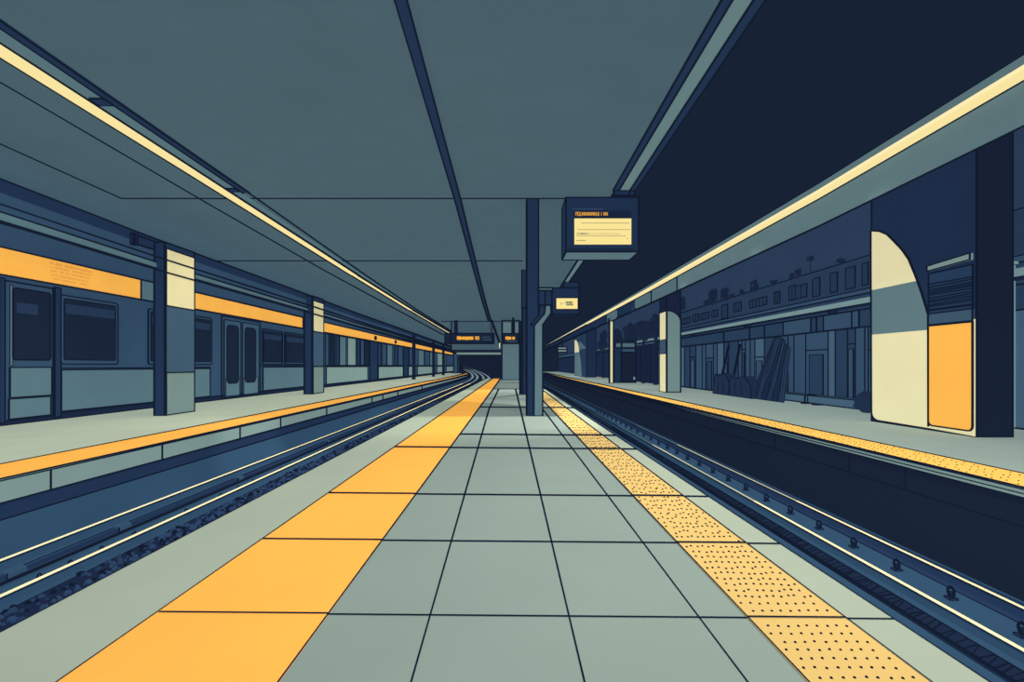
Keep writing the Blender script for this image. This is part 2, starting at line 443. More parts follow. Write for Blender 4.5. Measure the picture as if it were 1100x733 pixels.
# farther plain part
mb.box(WX-.05, WX, 27.5, 40, 0, 2.2, NAVY2, .5)
mb.box(WX-.05, WX, 40, 84, 0, 2.1, mat('far_navy', (33, 46, 76)), .5)
mb.box(WX-.06, WX, 27.5, 84, 2.2, 2.6, WALLC, .5)
for y in (29, 31, 33, 36, 38): mb.bar((WX-.055,y,0),(WX-.055,y,2.2), .6)
struct(mb.build('wall_right', origin=(8.2, 40, 0)))
wn = 0
for zx0, zx1, z0, z1, bars in ((905,945,2.80,3.3,0),(975,1000,2.8,3.3,0),(840,870,2.80,3.28,0),(765,795,2.8,3.27,0),(665,692,2.85,3.25,1),(692,740,2.85,3.2,1),(602,626,2.85,3.2,2),(498,570,2.9,3.15,4),(430,462,2.9,3.2,2),(380,405,2.75,3.25,0),(338,362,2.9,3.15,1),(288,325,2.9,3.15,2),(258,280,2.9,3.2,1),(212,245,2.9,3.15,2)):
    a, b = sorted((wy(zx0), wy(zx1))); wn += 1
    mb = MB()
    mb.prism([(a,z0),(b,z0),(b,z1),(a,z1)], 'X', WX-.055, WX-.04, mat('parapet_window', (36, 53, 78), .85), ink=.6)
    for i in range(bars):
        y = a + (b-a)*(i+1)/(bars+1); mb.bar((WX-.055,y,z0),(WX-.055,y,z1), .5)
    o = struct(mb.build('window_%d' % wn))

# ---- right canopy: roof and fascia panels
FX = 5.75
def cz(Y): return .09*max(0, (9.5-Y)/4.0) if Y < 9.5 else -.004*(min(Y, 22)-9.5)
CY = [2, 4, 5.7, 7.5, 9.5, 13, 17.6]
mb = MB()
def fascia(mb, ys, m, k=1):
    for a, b in zip(ys[:-1], ys[1:]):
        A, B = cz(a), cz(b)
        lo, hi = 3.60, 4.10
        mb.face([(FX,a,lo+A),(FX,b,lo+B),(FX,b,hi+B),(FX,a,hi+A)], m)
        mb.face([(FX,a,lo+A),(FX,b,lo+B),(FX+.2,b,lo+B+.16),(FX+.2,a,lo+A+.16)], m)
        mb.bar((FX,a,lo+A),(FX,b,lo+B), k)
fascia(mb, CY, TEAL)
mb.bar((FX-.004,17.6,3.57),(FX-.004,17.6,4.07))
struct(mb.build('fascia', origin=(FX, 10, 3.6)))
mb = MB()
fascia(mb, [17.6, 20.8], STEEL); mb.bar((FX-.004,20.8,3.55),(FX-.004,20.8,4.05))
struct(mb.build('fascia', origin=(FX, 19, 3.6)))
mb = MB()
fascia(mb, [20.8, 26, 34, 50, 84], NAVY)
struct(mb.build('fascia', origin=(FX, 50, 3.6)))
mb = MB()
mb.prism(rrect(20.85, 23.4, 3.6, 4.0, .18), 'X', FX-.05, FX, STEEL, ink=0)
tag(mb.build('fascia_bracket'), 'pale rounded cover plate on right canopy fascia just beyond the second column', 'bracket')
mb = MB()
mb.prism(rrect(27.5, 30.2, 3.55, 4.0, .15), 'X', FX-.05, FX, STEEL, ink=0)
mb.bar((FX-.055,30.2,3.55),(FX-.055,30.2,4.0), .8)
tag(mb.build('fascia_bracket'), 'pale rounded cover plate on right canopy fascia above the thin cream post', 'bracket')
mb = MB()
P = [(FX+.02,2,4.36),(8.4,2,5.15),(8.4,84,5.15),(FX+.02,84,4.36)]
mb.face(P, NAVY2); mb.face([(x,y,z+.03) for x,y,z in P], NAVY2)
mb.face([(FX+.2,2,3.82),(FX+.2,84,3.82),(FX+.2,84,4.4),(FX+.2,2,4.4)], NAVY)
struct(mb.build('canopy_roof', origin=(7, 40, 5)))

# ================================================================= LIGHTS FIXTURES
t = thing('strip_light', (FX, 5, 4.1), 'long cream strip light running along right canopy edge above the grey fascia', 'light')
RYs = [2, 4, 5.7, 7.5, 9.5, 13, 17.6, 22, 30, 45, 84]
mb = MB()
for a, b in zip(RYs[:-1], RYs[1:]):
    A, B = cz(a), cz(b)
    mb.face([(FX-.06,a,4.11+A),(FX-.06,b,4.11+B),(FX-.06,b,4.20+B),(FX-.06,a,4.20+A)], LAMP)
    mb.face([(FX-.06,a,4.11+A),(FX-.06,b,4.11+B),(FX,b,4.11+B),(FX,a,4.11+A)], LAMP)
    mb.face([(FX-.06,a,4.20+A),(FX-.06,b,4.20+B),(FX-.03,b,4.27+B),(FX-.03,a,4.27+A)], LAMP2)
    mb.bar((FX-.005,a,4.105+A),(FX-.005,b,4.105+B))
mb.build('diffuser', t)
mb = MB()
for a, b in zip(RYs[:-1], RYs[1:]):
    A, B = cz(a), cz(b)
    mb.face([(FX-.03,a,4.27+A),(FX-.03,b,4.27+B),(FX+.02,b,4.41+B),(FX+.02,a,4.41+A)], TEAL)
    mb.face([(FX+.02,a,4.41+A),(FX+.02,b,4.41+B),(FX+.2,b,4.41+B),(FX+.2,a,4.41+A)], TEAL)
    mb.bar((FX+.02,a,4.41+A),(FX+.02,b,4.41+B), .7)
mb.build('cap', t)

t = thing('strip_light', (-5.2, 5, CZ), 'long cream strip light slung under the ceiling above left track', 'light')
LP = [(2,-5.22),(5.3,-5.29),(8.4,-5.36),(18.5,-5.62),(30,-5.82),(51,-6.02)]
def ro(y): return .29 - .0018*(y-5)
def no(y): return .395 + .001*(y-5)
def lw(y): return 1.0 + .016*max(0, y-8)
mb = MB()
for (a, xa), (b, xb) in zip(LP[:-1], LP[1:]):
    P = [(xa-.12,a,CZ-.06),(xa+.12,a,CZ-.06),(xb+.12*lw(b),b,CZ-.06),(xb-.12*lw(b),b,CZ-.06)]
    mb.face(P, LAMP); mb.face([P[0],P[3],(P[3][0],b,CZ),(P[0][0],a,CZ)], LAMP); mb.bar(P[0],P[3]); mb.bar(P[1],P[2])
mb.build('diffuser', t)
mb = MB()
for (a, xa), (b, xb) in zip(LP[:-2], LP[1:-1]):
    P = [(xa+.12,a,CZ-.03),(xa+ro(a),a,CZ-.03),(xb+ro(b),b,CZ-.03),(xb+.12,b,CZ-.03)]
    mb.face(P, PALE)
mb.build('reflector', t)
mb = MB()
RP = [(2,-5.22),(5.3,-5.29),(8.4,-5.36),(9.8,-5.39)]
for (a, xa), (b, xb) in zip(RP[:-1], RP[1:]):
    P = [(xa+ro(a),a,CZ-.025),(xa+no(a),a,CZ-.025),(xb+no(b),b,CZ-.025),(xb+ro(b),b,CZ-.025)]
    T = [(p[0],p[1],CZ) for p in P]
    mb.face(P, NAVY); mb.face([P[1],P[2],T[2],T[1]], NAVY); mb.face([P[0],P[3],T[3],T[0]], NAVY); mb.face([P[2],P[3],T[3],T[2]], NAVY)
    mb.bar(P[0],P[3]); mb.bar(P[1],P[2])
LQ = [(9.8,-5.02),(18.5,-5.28),(30,-5.50),(51,-5.62)]
for (a, xa), (b, xb) in zip(LQ[:-1], LQ[1:]): mb.bar((xa,a,CZ-.01),(xb,b,CZ-.01), .9)
mb.build('rail', t)
for y, x in ((6.3,-5.06),(9.5,-5.15)):
    mb = MB(); mb.box(x-.12, x+.05, y, y+.16, CZ-.05, CZ-.03, NAVY, .5); mb.build('bracket', t)

# ================================================================= COLUMNS
# centre column with the bent arm
cy = 10.19
t = thing('support_column', (.45, cy, 0), 'tall navy column on centre platform with a grey bent arm', 'column')
mb = MB(); mb.box(X_at(566,cy), X_at(578.5,cy), cy, cy+.34, 0, CZ-.002, NAVY); mb.build('shaft', t)
mb = MB()
zz = lambda v: Z_at(v, cy-.06)
xx = lambda u: X_at(u, cy-.06)
front = [(xx(573.5),0),(xx(583),0),(xx(583),zz(349)),(xx(592),zz(336.5)),(xx(591.5),zz(328)),(xx(586),zz(328)),(xx(585),zz(337)),(xx(574),zz(350))]
mb.prism(front, 'Y', cy-.06, cy+.2, STEEL, side=NAVY)
mb.build('bent_arm', t)
mb = MB()
mb.prism([(xx(570),zz(349)),(xx(574),zz(349)),(xx(585.5),zz(336)),(xx(586),zz(328)),(xx(580),zz(328)),(xx(579),zz(338))], 'Y', cy-.03, cy+.18, NAVY, ink=.8)
mb.build('arm_web', t)
mb = MB()
mb.box(xx(578.5), xx(592.5), cy-.08, cy+.25, zz(328), zz(312.5), NAVY)
mb.bar((xx(585.5), cy-.08, zz(328)), (xx(585.5), cy-.08, zz(312.5)))
mb.build('junction_box', t)
mb = MB(); mb.box(xx(578.5), xx(593.5), cy-.09, cy+.27, zz(312.5), zz(309.5), STEEL); mb.build('cap_plate', t)
# slimmer column just behind it
cb = 17.7
t = thing('support_column', (X_at(563,cb), cb, 0), 'slim navy column just behind the tall column on centre platform', 'column')
mb = MB(); mb.box(X_at(561,cb), X_at(566,cb), cb, cb+.3, 0, Z_at(331,cb), NAVY); mb.build('shaft', t)
mb = MB(); mb.box(X_at(558.5,cb), X_at(562,cb), cb+.1, cb+.3, 0, Z_at(368,cb), NAVY2); mb.build('side_plate', t)
mb = MB(); mb.box(X_at(560.5,cb), X_at(569,cb), cb+.05, cb+.25, Z_at(331,cb), CZ-.002, NAVY, .7); mb.build('head', t)

# left platform columns
def left_column(y0, y1, x0, x1, top, label, v_cream=(3.34,2.20), v_mid=.86):
    t = thing('platform_column', ((x0+x1)/2, y0, 0), label, 'column', 'columns along left platform')
    mb = MB(); mb.box(x0, x1, y0, y1, 0, top, NAVY); mb.build('shaft', t)
    e = .02*y0/10
    def panel(name, z0, z1, m, k=.8):  # bands of light and shade on the track face, as coloured plates
        mb = MB(); mb.prism([(y0+e,z0),(y1-.01,z0),(y1-.01,z1),(y0+e,z1)], 'X', x1+.012, x1, m, ink=k); return mb.build(name, t)
    panel('lit_panel', v_cream[1], v_cream[0], CREAML)['label'] = 'upper face, light painted cream'
    panel('shade_panel', v_mid, v_cream[1], BLUE3, .5)['label'] = 'middle face, shade painted blue'
    panel('lit_base', .01, v_mid, BASEL)['label'] = 'lower face, dimmer light painted pale grey'
    return t
left_column(10.19, 11.13, -7.08, -6.87, 3.46, 'nearest column on left platform with light painted cream on its upper face')
left_column(17.8, 18.85, -7.15, -6.88, 3.42, 'second nearest column on left platform in front of the train doors', (3.28,2.20), .97)
for u, lab in ((445.5,'third slim column from the camera on left platform'),(466.5,'slim dark post on left platform, second from its far end'),(477,'slim dark post on left platform nearest the far end')):
    y = Y_on(u, -6.9)
    t = thing('platform_post', (-6.95, y, 0), lab, 'post', 'slim posts along left platform')
    mb = MB(); mb.box(-7.06, -6.9, y, y+.12, 0, 3.2, NAVY2, .5); mb.build('shaft', t)
    mb = MB(); mb.box(-7.08, -6.88, y-.03, y+.15, 0, .1, NAVY2, .4); mb.build('foot', t)
t = thing('end_wall_pier', (-6.9, 66, 0), 'grey blue pier closing the far end of left platform', 'pier')
mb = MB(); mb.box(-7.3, -6.75, 66, 67, 0, 3.2, BLUE, .7, px=PALE); mb.build('shaft', t)
mb = MB(); mb.box(-7.35, -6.7, 65.9, 67.1, 3.2, 3.35, NAVY2, .5); mb.build('cap', t)

# header beam over the left columns, and the conduits below it
BP = [(2,3.6),(7,3.55),(10,3.49),(17.4,3.44),(22.75,3.38),(66,3.2)]
mb = MB()
bp = [(-7.09, y, 1+(z-1)*1.02) for y, z in BP]
mb.sweep(bp, [(0,0),(0,-.19),(0,-.5),(-.2,-.5),(-.2,0)], [NAVY, BLUE, BLUE, NAVY, NAVY], ink=(0,2))
struct(mb.build('trim_5', origin=(-7.1, 30, 3)))
mb = MB()
cp = [(-7.085, y, 1+(z-1.46)*1.017) for y, z in BP]
mb.sweep(cp, [(.05,0),(.05,-.125),(-.02,-.125),(-.02,0)], [PALE], ink=(0,1))
tag(mb.build('cable_tray'), 'pale cable tray running under the header beam over left columns', 'cable tray')
for dz, lab in ((-.38,'thin dark cable above the pale cable tray over left platform'),(-.63,'thin dark cable below the pale cable tray over left platform')):
    mb = MB(); mb.tube([(-6.845, y, z+dz) for y, z in BP], [max(.008,.0017*y) for y, z in BP], INK, 6)
    tag(mb.build('cable'), lab, 'cable')
t = thing('speaker_box', (-6.9, 9.75, 3.3), 'small navy box on the header beam beside the nearest left column', 'box')
mb = MB(); mb.prism(rrect(9.55, 10.1, 3.29, 3.45, .03), 'X', -7.02, -7.09, NAVY); mb.build('casing', t)
mb = MB(); mb.box(-7.09, -7.0, 9.55, 9.62, 3.27, 3.47, NAVY2, .8); mb.build('bracket', t)

# ================================================================= TRAIN
TX = -8.45
def ty(u): return 4647.0/(548.0-u)
train = thing('subway_train', (-9.8, 20, 0), 'long blue grey subway train with orange band standing at left platform', 'train')
mb = MB()
mb.box(-11.3, TX, 3, 76, .12, 3.36, BLUE, .8)
mb.bar((TX+.004,3,.95),(TX+.004,14.4,.95), .8); mb.bar((TX+.004,16.9,1.0),(TX+.004,40,1.0), .8); mb.bar((TX+.004,40,1.0),(TX+.004,76,1.0), .6)
for u in (140, 229, 237, 280): pass
mb.build('body', train)
mb = MB(); mb.box(-11.3, TX-.02, 3, 76, -.9, .12, NAVY2, 0); mb.box(TX-.03, TX+.02, 3, 76, .005, .12, NAVY2, .7); mb.build('skirt', train)
def tpanel(name, y0, y1, z0, z1, m, out=.02, r=0, k=1.0, parent=None, back=0):
    mb = MB(); poly = rrect(y0, y1, z0, z1, r) if r else [(y0,z0),(y1,z0),(y1,z1),(y0,z1)]
    mb.prism(poly, 'X', TX+out, TX+back, m, ink=k); return mb.build(name, parent or train)
tpanel('band_gap', ty(150), ty(176), 2.51, 2.965, PALE, .02)['label'] = 'pale blank piece of the band'
# first length of the band carries faint dotted lettering
mb = MB(); mb.prism([(3,2.51),(ty(150),2.51),(ty(150),2.965),(3,2.965)], 'X', TX+.025, TX, ORANGE2)
rnd = random.Random(4)
for r in range(5):
    z = 2.885 - r*.07
    for i in range(24 - r):
        y = ty(52) + .012*r + i*(ty(100)-ty(52))/25
        if rnd.random() < .12: continue
        h = rnd.uniform(.011, .019)*(1 if r else 1.4); w = .016
        mb.face([(TX+.028,y,z-h),(TX+.028,y+w,z-h),(TX+.028,y+w+.006,z+h),(TX+.028,y+.006,z+h)], LEDMARK)
mb.build('colour_band', train)['label'] = 'orange band with faint dotted lettering'
tpanel('colour_band', ty(176), ty(324.5), 2.51, 2.965, ORANGE2, .025)['label'] = 'orange band'
tpanel('band_gap', ty(324.5), ty(336), 2.51, 2.965, BLUE3, .02)['label'] = 'grey blue blank piece of the band'
tpanel('colour_band', ty(336), 75, 2.51, 2.965, ORANGE2, .025, k=.8)['label'] = 'orange band'
def twindow(u0, u1, z0, z1, r=.06, k=1.0, reflection=True):
    y0, y1 = ty(u0), ty(u1); w = y1-y0
    fr = tpanel('window', y0, y1, z0, z1, BLUE, .03, r, k*.75)
    g = .06*w if w < 1 else .075
    tpanel('glass', y0+g, y1-g, z0+.08, z1-.06, GLASS, .04, r*.6, k*.5, fr, .02)
    if reflection: tpanel('reflection', y0+g+.03, y1-g-.03, z1-.34, z1-.16, GLASS2, .044, 0, 0, fr, .03)  # paler strip paints a reflection on the glass
twindow(63, 125, 1.03, 2.33)
twindow(158, 226, 1.03, 2.33)
twindow(281, 302.5, 1.05, 2.25); twindow(305, 326.5, 1.05, 2.25)
# near door leaf
d = tpanel('door', ty(3), ty(55), .08, 2.42, BLUE, .03)
tpanel('glass', ty(11), ty(51.5), 1.10, 2.32, GLASS, .045, .06, .9, d, .02)
tpanel('poster', ty(15), ty(38), 1.9, 2.08, GLASS2, .05, 0, 0, d, .04)['label'] = 'faint blue patch on the glass'
tpanel('kick_panel', ty(8), ty(53), .46, .97, PALE, .042, 0, .8, d, .02); tpanel('kick_panel', ty(7), ty(52), .10, .44, PALE, .042, 0, .8, d, .02)
tpanel('edge_strip', ty(8), ty(11), 1.0, 2.36, PALE, .042, 0, .4, d, .02)
tpanel('door_pillar', ty(56), ty(62.5), .05, 2.45, NAVY, .05, 0, .7)
tpanel('door_pillar', ty(-4), ty(2), .05, 2.45, NAVY, .05, 0, .7)
# double door
tpanel('door_frame', ty(237.5), ty(279), .02, 2.46, BLUE, .015, 0, .7)
for a, b, g0, g1 in ((239.5,257.3,242,254.7),(259.2,277,261.5,273.2)):
    d = tpanel('door', ty(a), ty(b), .06, 2.36, BLUE3, .035, .05, .6)
    tpanel('kick_panel', ty(a)+.08, ty(b)-.08, .09, .62, PALE, .04, 0, .4, d, .02)
    tpanel('glass', ty(g0), ty(g1), .46, 2.22, GLASS, .05, .15, .4, d, .02)
# lower panels
for u0, u1 in ((65,165),(180,225),(282,327),(350,394.5),(406,432.5),(438.5,444),(448,465),(469,476),(479,487)):
    tpanel('lower_panel', ty(u0), ty(u1), .14, .92 if u0 < 250 else .95, PALE if u0 < 300 else PALE2, .015, 0, .8)
# far carriages: bright and dark panes between pillars
panes = [(349,352.5,BLUE),(352.8,359,GLASS),(360.5,363.5,GLASS2),(364.5,371,PALE),(373,381.5,PALE2),(383,386,GLASS2),(387,390.5,BLUE),(391,396,GLASS),
         (405.5,409,GLASS2),(410,414.5,BLUE),(415.5,421,PALE),(423,427,GLASS2),(427.5,432,BLUE),(434,439,GLASS2),(439.5,443.5,BLUE),(449,455,PALE),(456,461,BLUE),(461.5,464.5,PALE),(469.5,475.5,PALE2),(479.5,486.5,BLUE)]
for u0, u1, m in panes: tpanel('window_pane', ty(u0), ty(u1), 1.02, 2.46, m, .02, 0, .5)
for u0, u1 in ((396.5,404.5),(433,437.5)): tpanel('door_pillar', ty(u0), ty(u1), .05, 2.48, NAVY, .05, 0, .5)
for u, v in ((402.2,363.3),(424,367.5),(444.8,372.5)):
    y = ty(u); mb = MB(); r = .13
    mb.prism([(y + 1.25*r*math.cos(a), Z_at(v,y) + r*math.sin(a)) for a in [2*math.pi*i/12 for i in range(12)]], 'X', TX+.12, TX+.02, INK, ink=0)
    mb.build('marker_lamp', train)

# ================================================================= TRACKS
def rail(name, x, zt, zb, label, head, ys, curve=False, k=1.0, web=None, group=None, hw=.022):
    mb = MB()
    web = web or BLUE2
    P = [(x + (bend(y) if curve else 0), y, zt + (rise(y) if curve else 0)) for y in ys]
    for a, b in zip(P[:-1], P[1:]):
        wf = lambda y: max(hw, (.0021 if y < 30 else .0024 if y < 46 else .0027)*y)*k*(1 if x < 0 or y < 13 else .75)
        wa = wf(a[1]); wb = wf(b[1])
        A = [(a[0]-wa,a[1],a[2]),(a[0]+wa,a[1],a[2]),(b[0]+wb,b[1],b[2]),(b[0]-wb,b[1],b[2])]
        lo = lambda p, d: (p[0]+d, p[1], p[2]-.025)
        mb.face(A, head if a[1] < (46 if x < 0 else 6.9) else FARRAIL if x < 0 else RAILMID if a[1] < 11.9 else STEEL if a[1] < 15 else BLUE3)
        for i, j in ((0,3),(1,2)): mb.face([A[i],A[j],lo(A[j],0),lo(A[i],0)], web)
        h = zt-zb; wv = .012
        for s in (-1, 1):
            mb.face([(a[0]+s*wa,a[1],a[2]-.025),(b[0]+s*wb,b[1],b[2]-.025),(b[0]+s*.02,b[1],b[2]-h+.02),(a[0]+s*.02,a[1],a[2]-h+.02)], web)
            mb.face([(a[0]+s*.02,a[1],a[2]-h+.02),(b[0]+s*.02,b[1],b[2]-h+.02),(b[0]+s*.075,b[1],b[2]-h+.004),(a[0]+s*.075,a[1],a[2]-h+.004)], web)
            e = (wa, wb)
            mb.bar((a[0]+s*(wa+ink_r(a)*.4),a[1],a[2]-.01),(b[0]+s*(wb+ink_r(b)*.4),b[1],b[2]-.01), .6)
            mb.bar((a[0]+s*.075,a[1],a[2]-h+.006),(b[0]+s*.075,b[1],b[2]-h+.006), .5)
    return tag(mb.build(name), label, 'rail', group)
left_far = rail('rail', -4.19, -.6, -.69, 'rail of left track nearest the left platform, top highlight painted cream', RAILTOP, YS, True)
left_mid = rail('rail', -3.54, -.6, -.69, 'rail of left track next to the ballast, top highlight painted cream', RAILTOP, YS, True)
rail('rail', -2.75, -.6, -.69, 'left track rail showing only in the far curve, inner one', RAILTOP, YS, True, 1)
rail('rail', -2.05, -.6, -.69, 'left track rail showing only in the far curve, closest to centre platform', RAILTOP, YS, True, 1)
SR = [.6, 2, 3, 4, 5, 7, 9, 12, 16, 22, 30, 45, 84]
r_far = rail('rail', 3.92, -.85, -.95, 'rail of right track against the dark platform wall, top highlight painted cream', RAILTOP, SR, hw=.018, web=RAILWEB)
r_near = rail('rail', 3.34, -.85, -.95, 'rail of right track nearer to centre platform, top highlight painted cream', RAILTOP, SR, hw=.02)
# clips along the rails
def clip_mb(x, y, zb, s=1.0):
    mb = MB()
    mb.box(x-.04*s, x+.04*s, y-.035*s, y+.035*s, zb, zb+.02*s, RAILWEB, .5)
    pts = [(x + .032*s*math.cos(a), y + .012*s*math.sin(a), zb + .02*s + .05*s*(1+math.sin(a))) for a in [2*math.pi*i/10 for i in range(11)]]
    mb.tube(pts, .012*s, INK, 5, False)
    mb.tube([(x, y, zb), (x, y, zb+.08*s)], .014*s, NAVY2, 6)
    return mb
def clips(par, x, zb, ys, s):
    first = None
    for y in ys:
        if first is None:
            first = clip_mb(x, y, zb, s).build('rail_clip', par); y_first = y
        else:
            c = first.copy(); C.objects.link(c); c.parent = par; c.location = (0, y-y_first, 0)
y = 3.68; ly = []
while y < 22: ly.append(y); y += .55 + .012*y
clips(r_near, 3.68, -.95, ly, .85)
clips(left_mid, -3.67, -.69, [3.99, 4.27, 4.6, 5.0, 5.8, 6.5, 6.9, 7.3, 8.2, 9, 10, 11], .55)
# conduit between the left rails
t = thing('conduit', (-3.98, 4, -.69), 'dark pipe lying between the rails of left track', 'pipe')
mb = MB(); mb.tube([(-3.96, y, -.655) for y in (1, 4, 8, 15, 25, 38)], [.022,.022,.026,.035,.05,.06], NAVY, 8)
mb.tube([(-3.88, y, -.665) for y in (1, 4, 8, 15, 25, 38)], [.012,.014,.018,.025,.04,.05], INK, 6); mb.build('pipe', t)
for y in (4.0, 5.15, 7.4, 11):
    mb = MB(); mb.tube([(-3.96,y,-.655),(-3.96,y+.16,-.655)], .038, BLUE, 10); mb.bar((-3.93,y,-.63),(-3.93,y,-.69),.7); mb.build('coupling', t)
# ballast beside the left track
mb = MB()
mb.face([(-3.48,.6,-.685),(-1.62,.6,-.685),(-1.62,39,-.685),(-3.48,39,-.685)], STONEBED)
rnd = random.Random(3)
y = 2.4
while y < 24:
    n = int(9) if y > 10 else 14
    for i in range(n):
        x = rnd.uniform(-3.46, -2.9 if y > 4 else -2.6); s = rnd.uniform(.012, .026)*(1 + .06*y)
        yy = y + rnd.uniform(0, .05*(1+.1*y)); a = rnd.uniform(0, 3)
        pts = [(x + s*rnd.uniform(.6,1.2)*math.cos(a + k*1.2566), yy + s*rnd.uniform(.6,1.3)*math.sin(a + k*1.2566), -.685) for k in range(5)]
        top = [(x + (p[0]-x)*.55, yy + (p[1]-yy)*.55, -.685 + s*.8) for p in pts]
        mb.idx(pts + top, [(k, (k+1) % 5, 5+(k+1) % 5, 5+k) for k in range(5)] + [(5,6,7,8,9)], STONE if rnd.random() < .5 else (RAILWEB if rnd.random() < .4 else INK))
    y += .05*(1 + .1*y)
tag(mb.build('ballast'), 'dark speckled ballast stones between left track and centre platform', 'ballast', kind='stuff')
# ribbed cable trough beside the right track
t = thing('cable_trough', (3.17, 3, -.95), 'dark ribbed cable trough beside right track below centre platform', 'cable trough')
mb = MB(); mb.box(3.09, 3.235, .6, 50, -.95, -.93, NAVY2, .8); mb.build('channel', t)
mb = MB(); y = 2.6
while y < 16:
    mb.bar((3.10,y,-.928),(3.23,y+random.uniform(.03,.11),-.928), random.uniform(.4,.9)); y += random.uniform(.02,.05) + .006*y
for dx in (.012, .03): 
    for a, b in ((1,4),(4,9),(9,20)): mb.bar((3.09-dx,a,-.945),(3.09-dx,b,-.945), .5)
mb.build('rib_cover', t)

# ================================================================= RIGHT PLATFORM OBJECTS
# arched pier; the arch is its lit area, put on as coloured plates
def pier():
    y0, y1, x0, x1 = 7.135, 9.2, 6.5, 7.0
    t = thing('arched_pier', (6.75, 8.2, 0), 'large dark pier on right platform with painted arch of light and orange door', 'pier')
    mb = MB(); mb.box(x0, x1, y0, y1, 0, 4.5, mat('pier_navy', (31, 46, 73), .82), 1, ny=BLACK); mb.build('shaft', t)  # front face darker: its shade is put into the colour
    yy = lambda u: Y_on(u, x0)
    arc = [(936.5,248),(946,248.6),(954,252),(962,260),(970,268.5),(977,278.5),(985,298),(991,315),(998,338)]
    A = [(yy(u), Z_at(v, yy(u))) for u, v in arc]
    ye = yy(998.3)
    base = [(ye-.0,.035),(y1-.12,.03),(y1-.015,.12)]
    full = A + [(y0+.015, A[-1][1]) ] if False else None
    zb0, zb1 = 1.555, 2.355
    def interp(z):
        for (a, za), (b, zb) in zip(A[:-1], A[1:]):
            if za >= z >= zb: return a + (b-a)*(za-z)/(za-zb+1e-9)
        return ye
    top = [p for p in A if p[1] > zb1] + [(interp(zb1), zb1), (y1-.015, zb1)]
    mid = [(y1-.015, zb1)] + [(interp(zb1), zb1)] + [p for p in A if zb0 < p[1] < zb1] + [(ye, zb0), (y1-.015, zb0)]
    low = [(y1-.015, zb0), (ye, zb0), (ye, .04), (y0+.01, .02), (y0+.01, .0), (ye, .0), (y1-.1,.03), (y1-.015,.12)]
    def part(name, poly, m, k=0, out=.012, lab=None, par=None):
        mb = MB(); mb.prism(poly, 'X', x0-out, x0, m, ink=k); o = mb.build(name, par or t)
        if lab: o['label'] = lab
        return o
    part('lit_arch', top, CREAM, 0, lab='cream rounded top of the painted arch of light')
    part('lit_arch', mid, STEEL if False else mat('lit_arch_band', (95, 123, 130)), 0, lab='grey band across the painted arch of light')
    part('lit_arch', [(y1-.015,zb0),(ye,zb0),(ye,.02),(y1-.16,.03),(y1-.09,.05),(y1-.04,.09),(y1-.015,.15)], CREAM, 0, lab='cream lower part of the painted arch of light')
    part('lit_arch', [(ye,.0),(ye,.3),(y0+.012,.3),(y0+.012,0)], CREAM, 0, .010, lab='cream foot of the painted arch of light below the orange door')
    mb = MB(); xo = x0-.014
    for a, b in zip(A[:-1], A[1:]): mb.bar((xo,)+a, (xo,)+b)
    for a, b in (((A[-1]),(ye,.06)), ((A[0]),(y1-.015,.15)), ((y1-.015,.15),(y1-.04,.09)), ((y1-.04,.09),(y1-.09,.05)), ((y1-.09,.05),(y1-.16,.03)), ((y1-.16,.03),(ye,.02)), ((ye,.02),(y0,0))): mb.bar((xo,)+a, (xo,)+b)
    mb.build('arch_outline', t)
    a, b = yy(1047), yy(999.5)
    part('door', rrect(a, b, .09, 1.62, .0, r2=.06) if False else rrect(a, b, .08, 1.615, .004, r2=.07), ORANGE2, 1, .03, 'orange door')
    part('door_band', [(a,1.63),(b,1.63),(b,1.80),(a,1.80)], BLUE3, .8, .03, 'grey blue band over the door')
    v = part('vent', [(a,1.8),(b,1.8),(b,2.42),(a,2.42)], mat('vent_blue', (39, 60, 90)), .9, .025)
    rnd = random.Random(2)
    mb = MB()
    for i in range(13):
        z = 1.84 + i*.034; mb.bar((x0-.028,a+.01,z+rnd.uniform(-.01,.01)),(x0-.028,b-.01,z+rnd.uniform(-.012,.012)), .8)
    mb.build('vent_slats', v)
    mb = MB(); mb.prism([(a+.02,2.49),(b,2.46),(b,2.54),(a+.02,2.58)], 'X', x0-.05, x0, PALE2, ink=.8); mb.build('door_lamp', t)
    part('lit_edge_strip', [(y0+.005,.0),(y0+.03,0),(y0+.03,1.65),(y0+.005,1.65)], CREAM, 0, .02, 'edge strip, light painted cream')
    return t
p1 = pier()
t = thing('arched_pier', (6.75, 45, 0), 'small distant grey pier with an arch of light painted cream near the far end of right platform', 'pier')
mb = MB(); mb.box(6.5, 7.3, 43.5, 51.5, 0, 4.45, WALLD, .5, ny=mat('pier_navy', (31, 46, 73), .82)); mb.build('shaft', t)  # plates that follow paint an arch of light on this shaft
mb = MB(); mb.prism([(51.4,2.3),(48.2,2.3),(48.4,2.7),(49.2,3.2),(50.3,3.5),(51.4,3.55)], 'X', 6.47, 6.5, CREAM, ink=0); mb.build('lit_arch', t)['label'] = 'cream top of the painted arch of light'
mb = MB(); mb.prism([(51.4,.02),(46.4,.02),(47.0,1.2),(48.2,2.3),(51.4,2.3)], 'X', 6.47, 6.5, STEEL, ink=0); mb.build('lit_arch', t)['label'] = 'grey lower part of the painted arch of light'
mb = MB(); mb.prism([(48.1,2.5),(43.7,2.5),(45,2.75),(46.8,3.1),(48.3,3.3)], 'X', 6.47, 6.5, PALE, ink=0); mb.build('lit_arch_side', t)
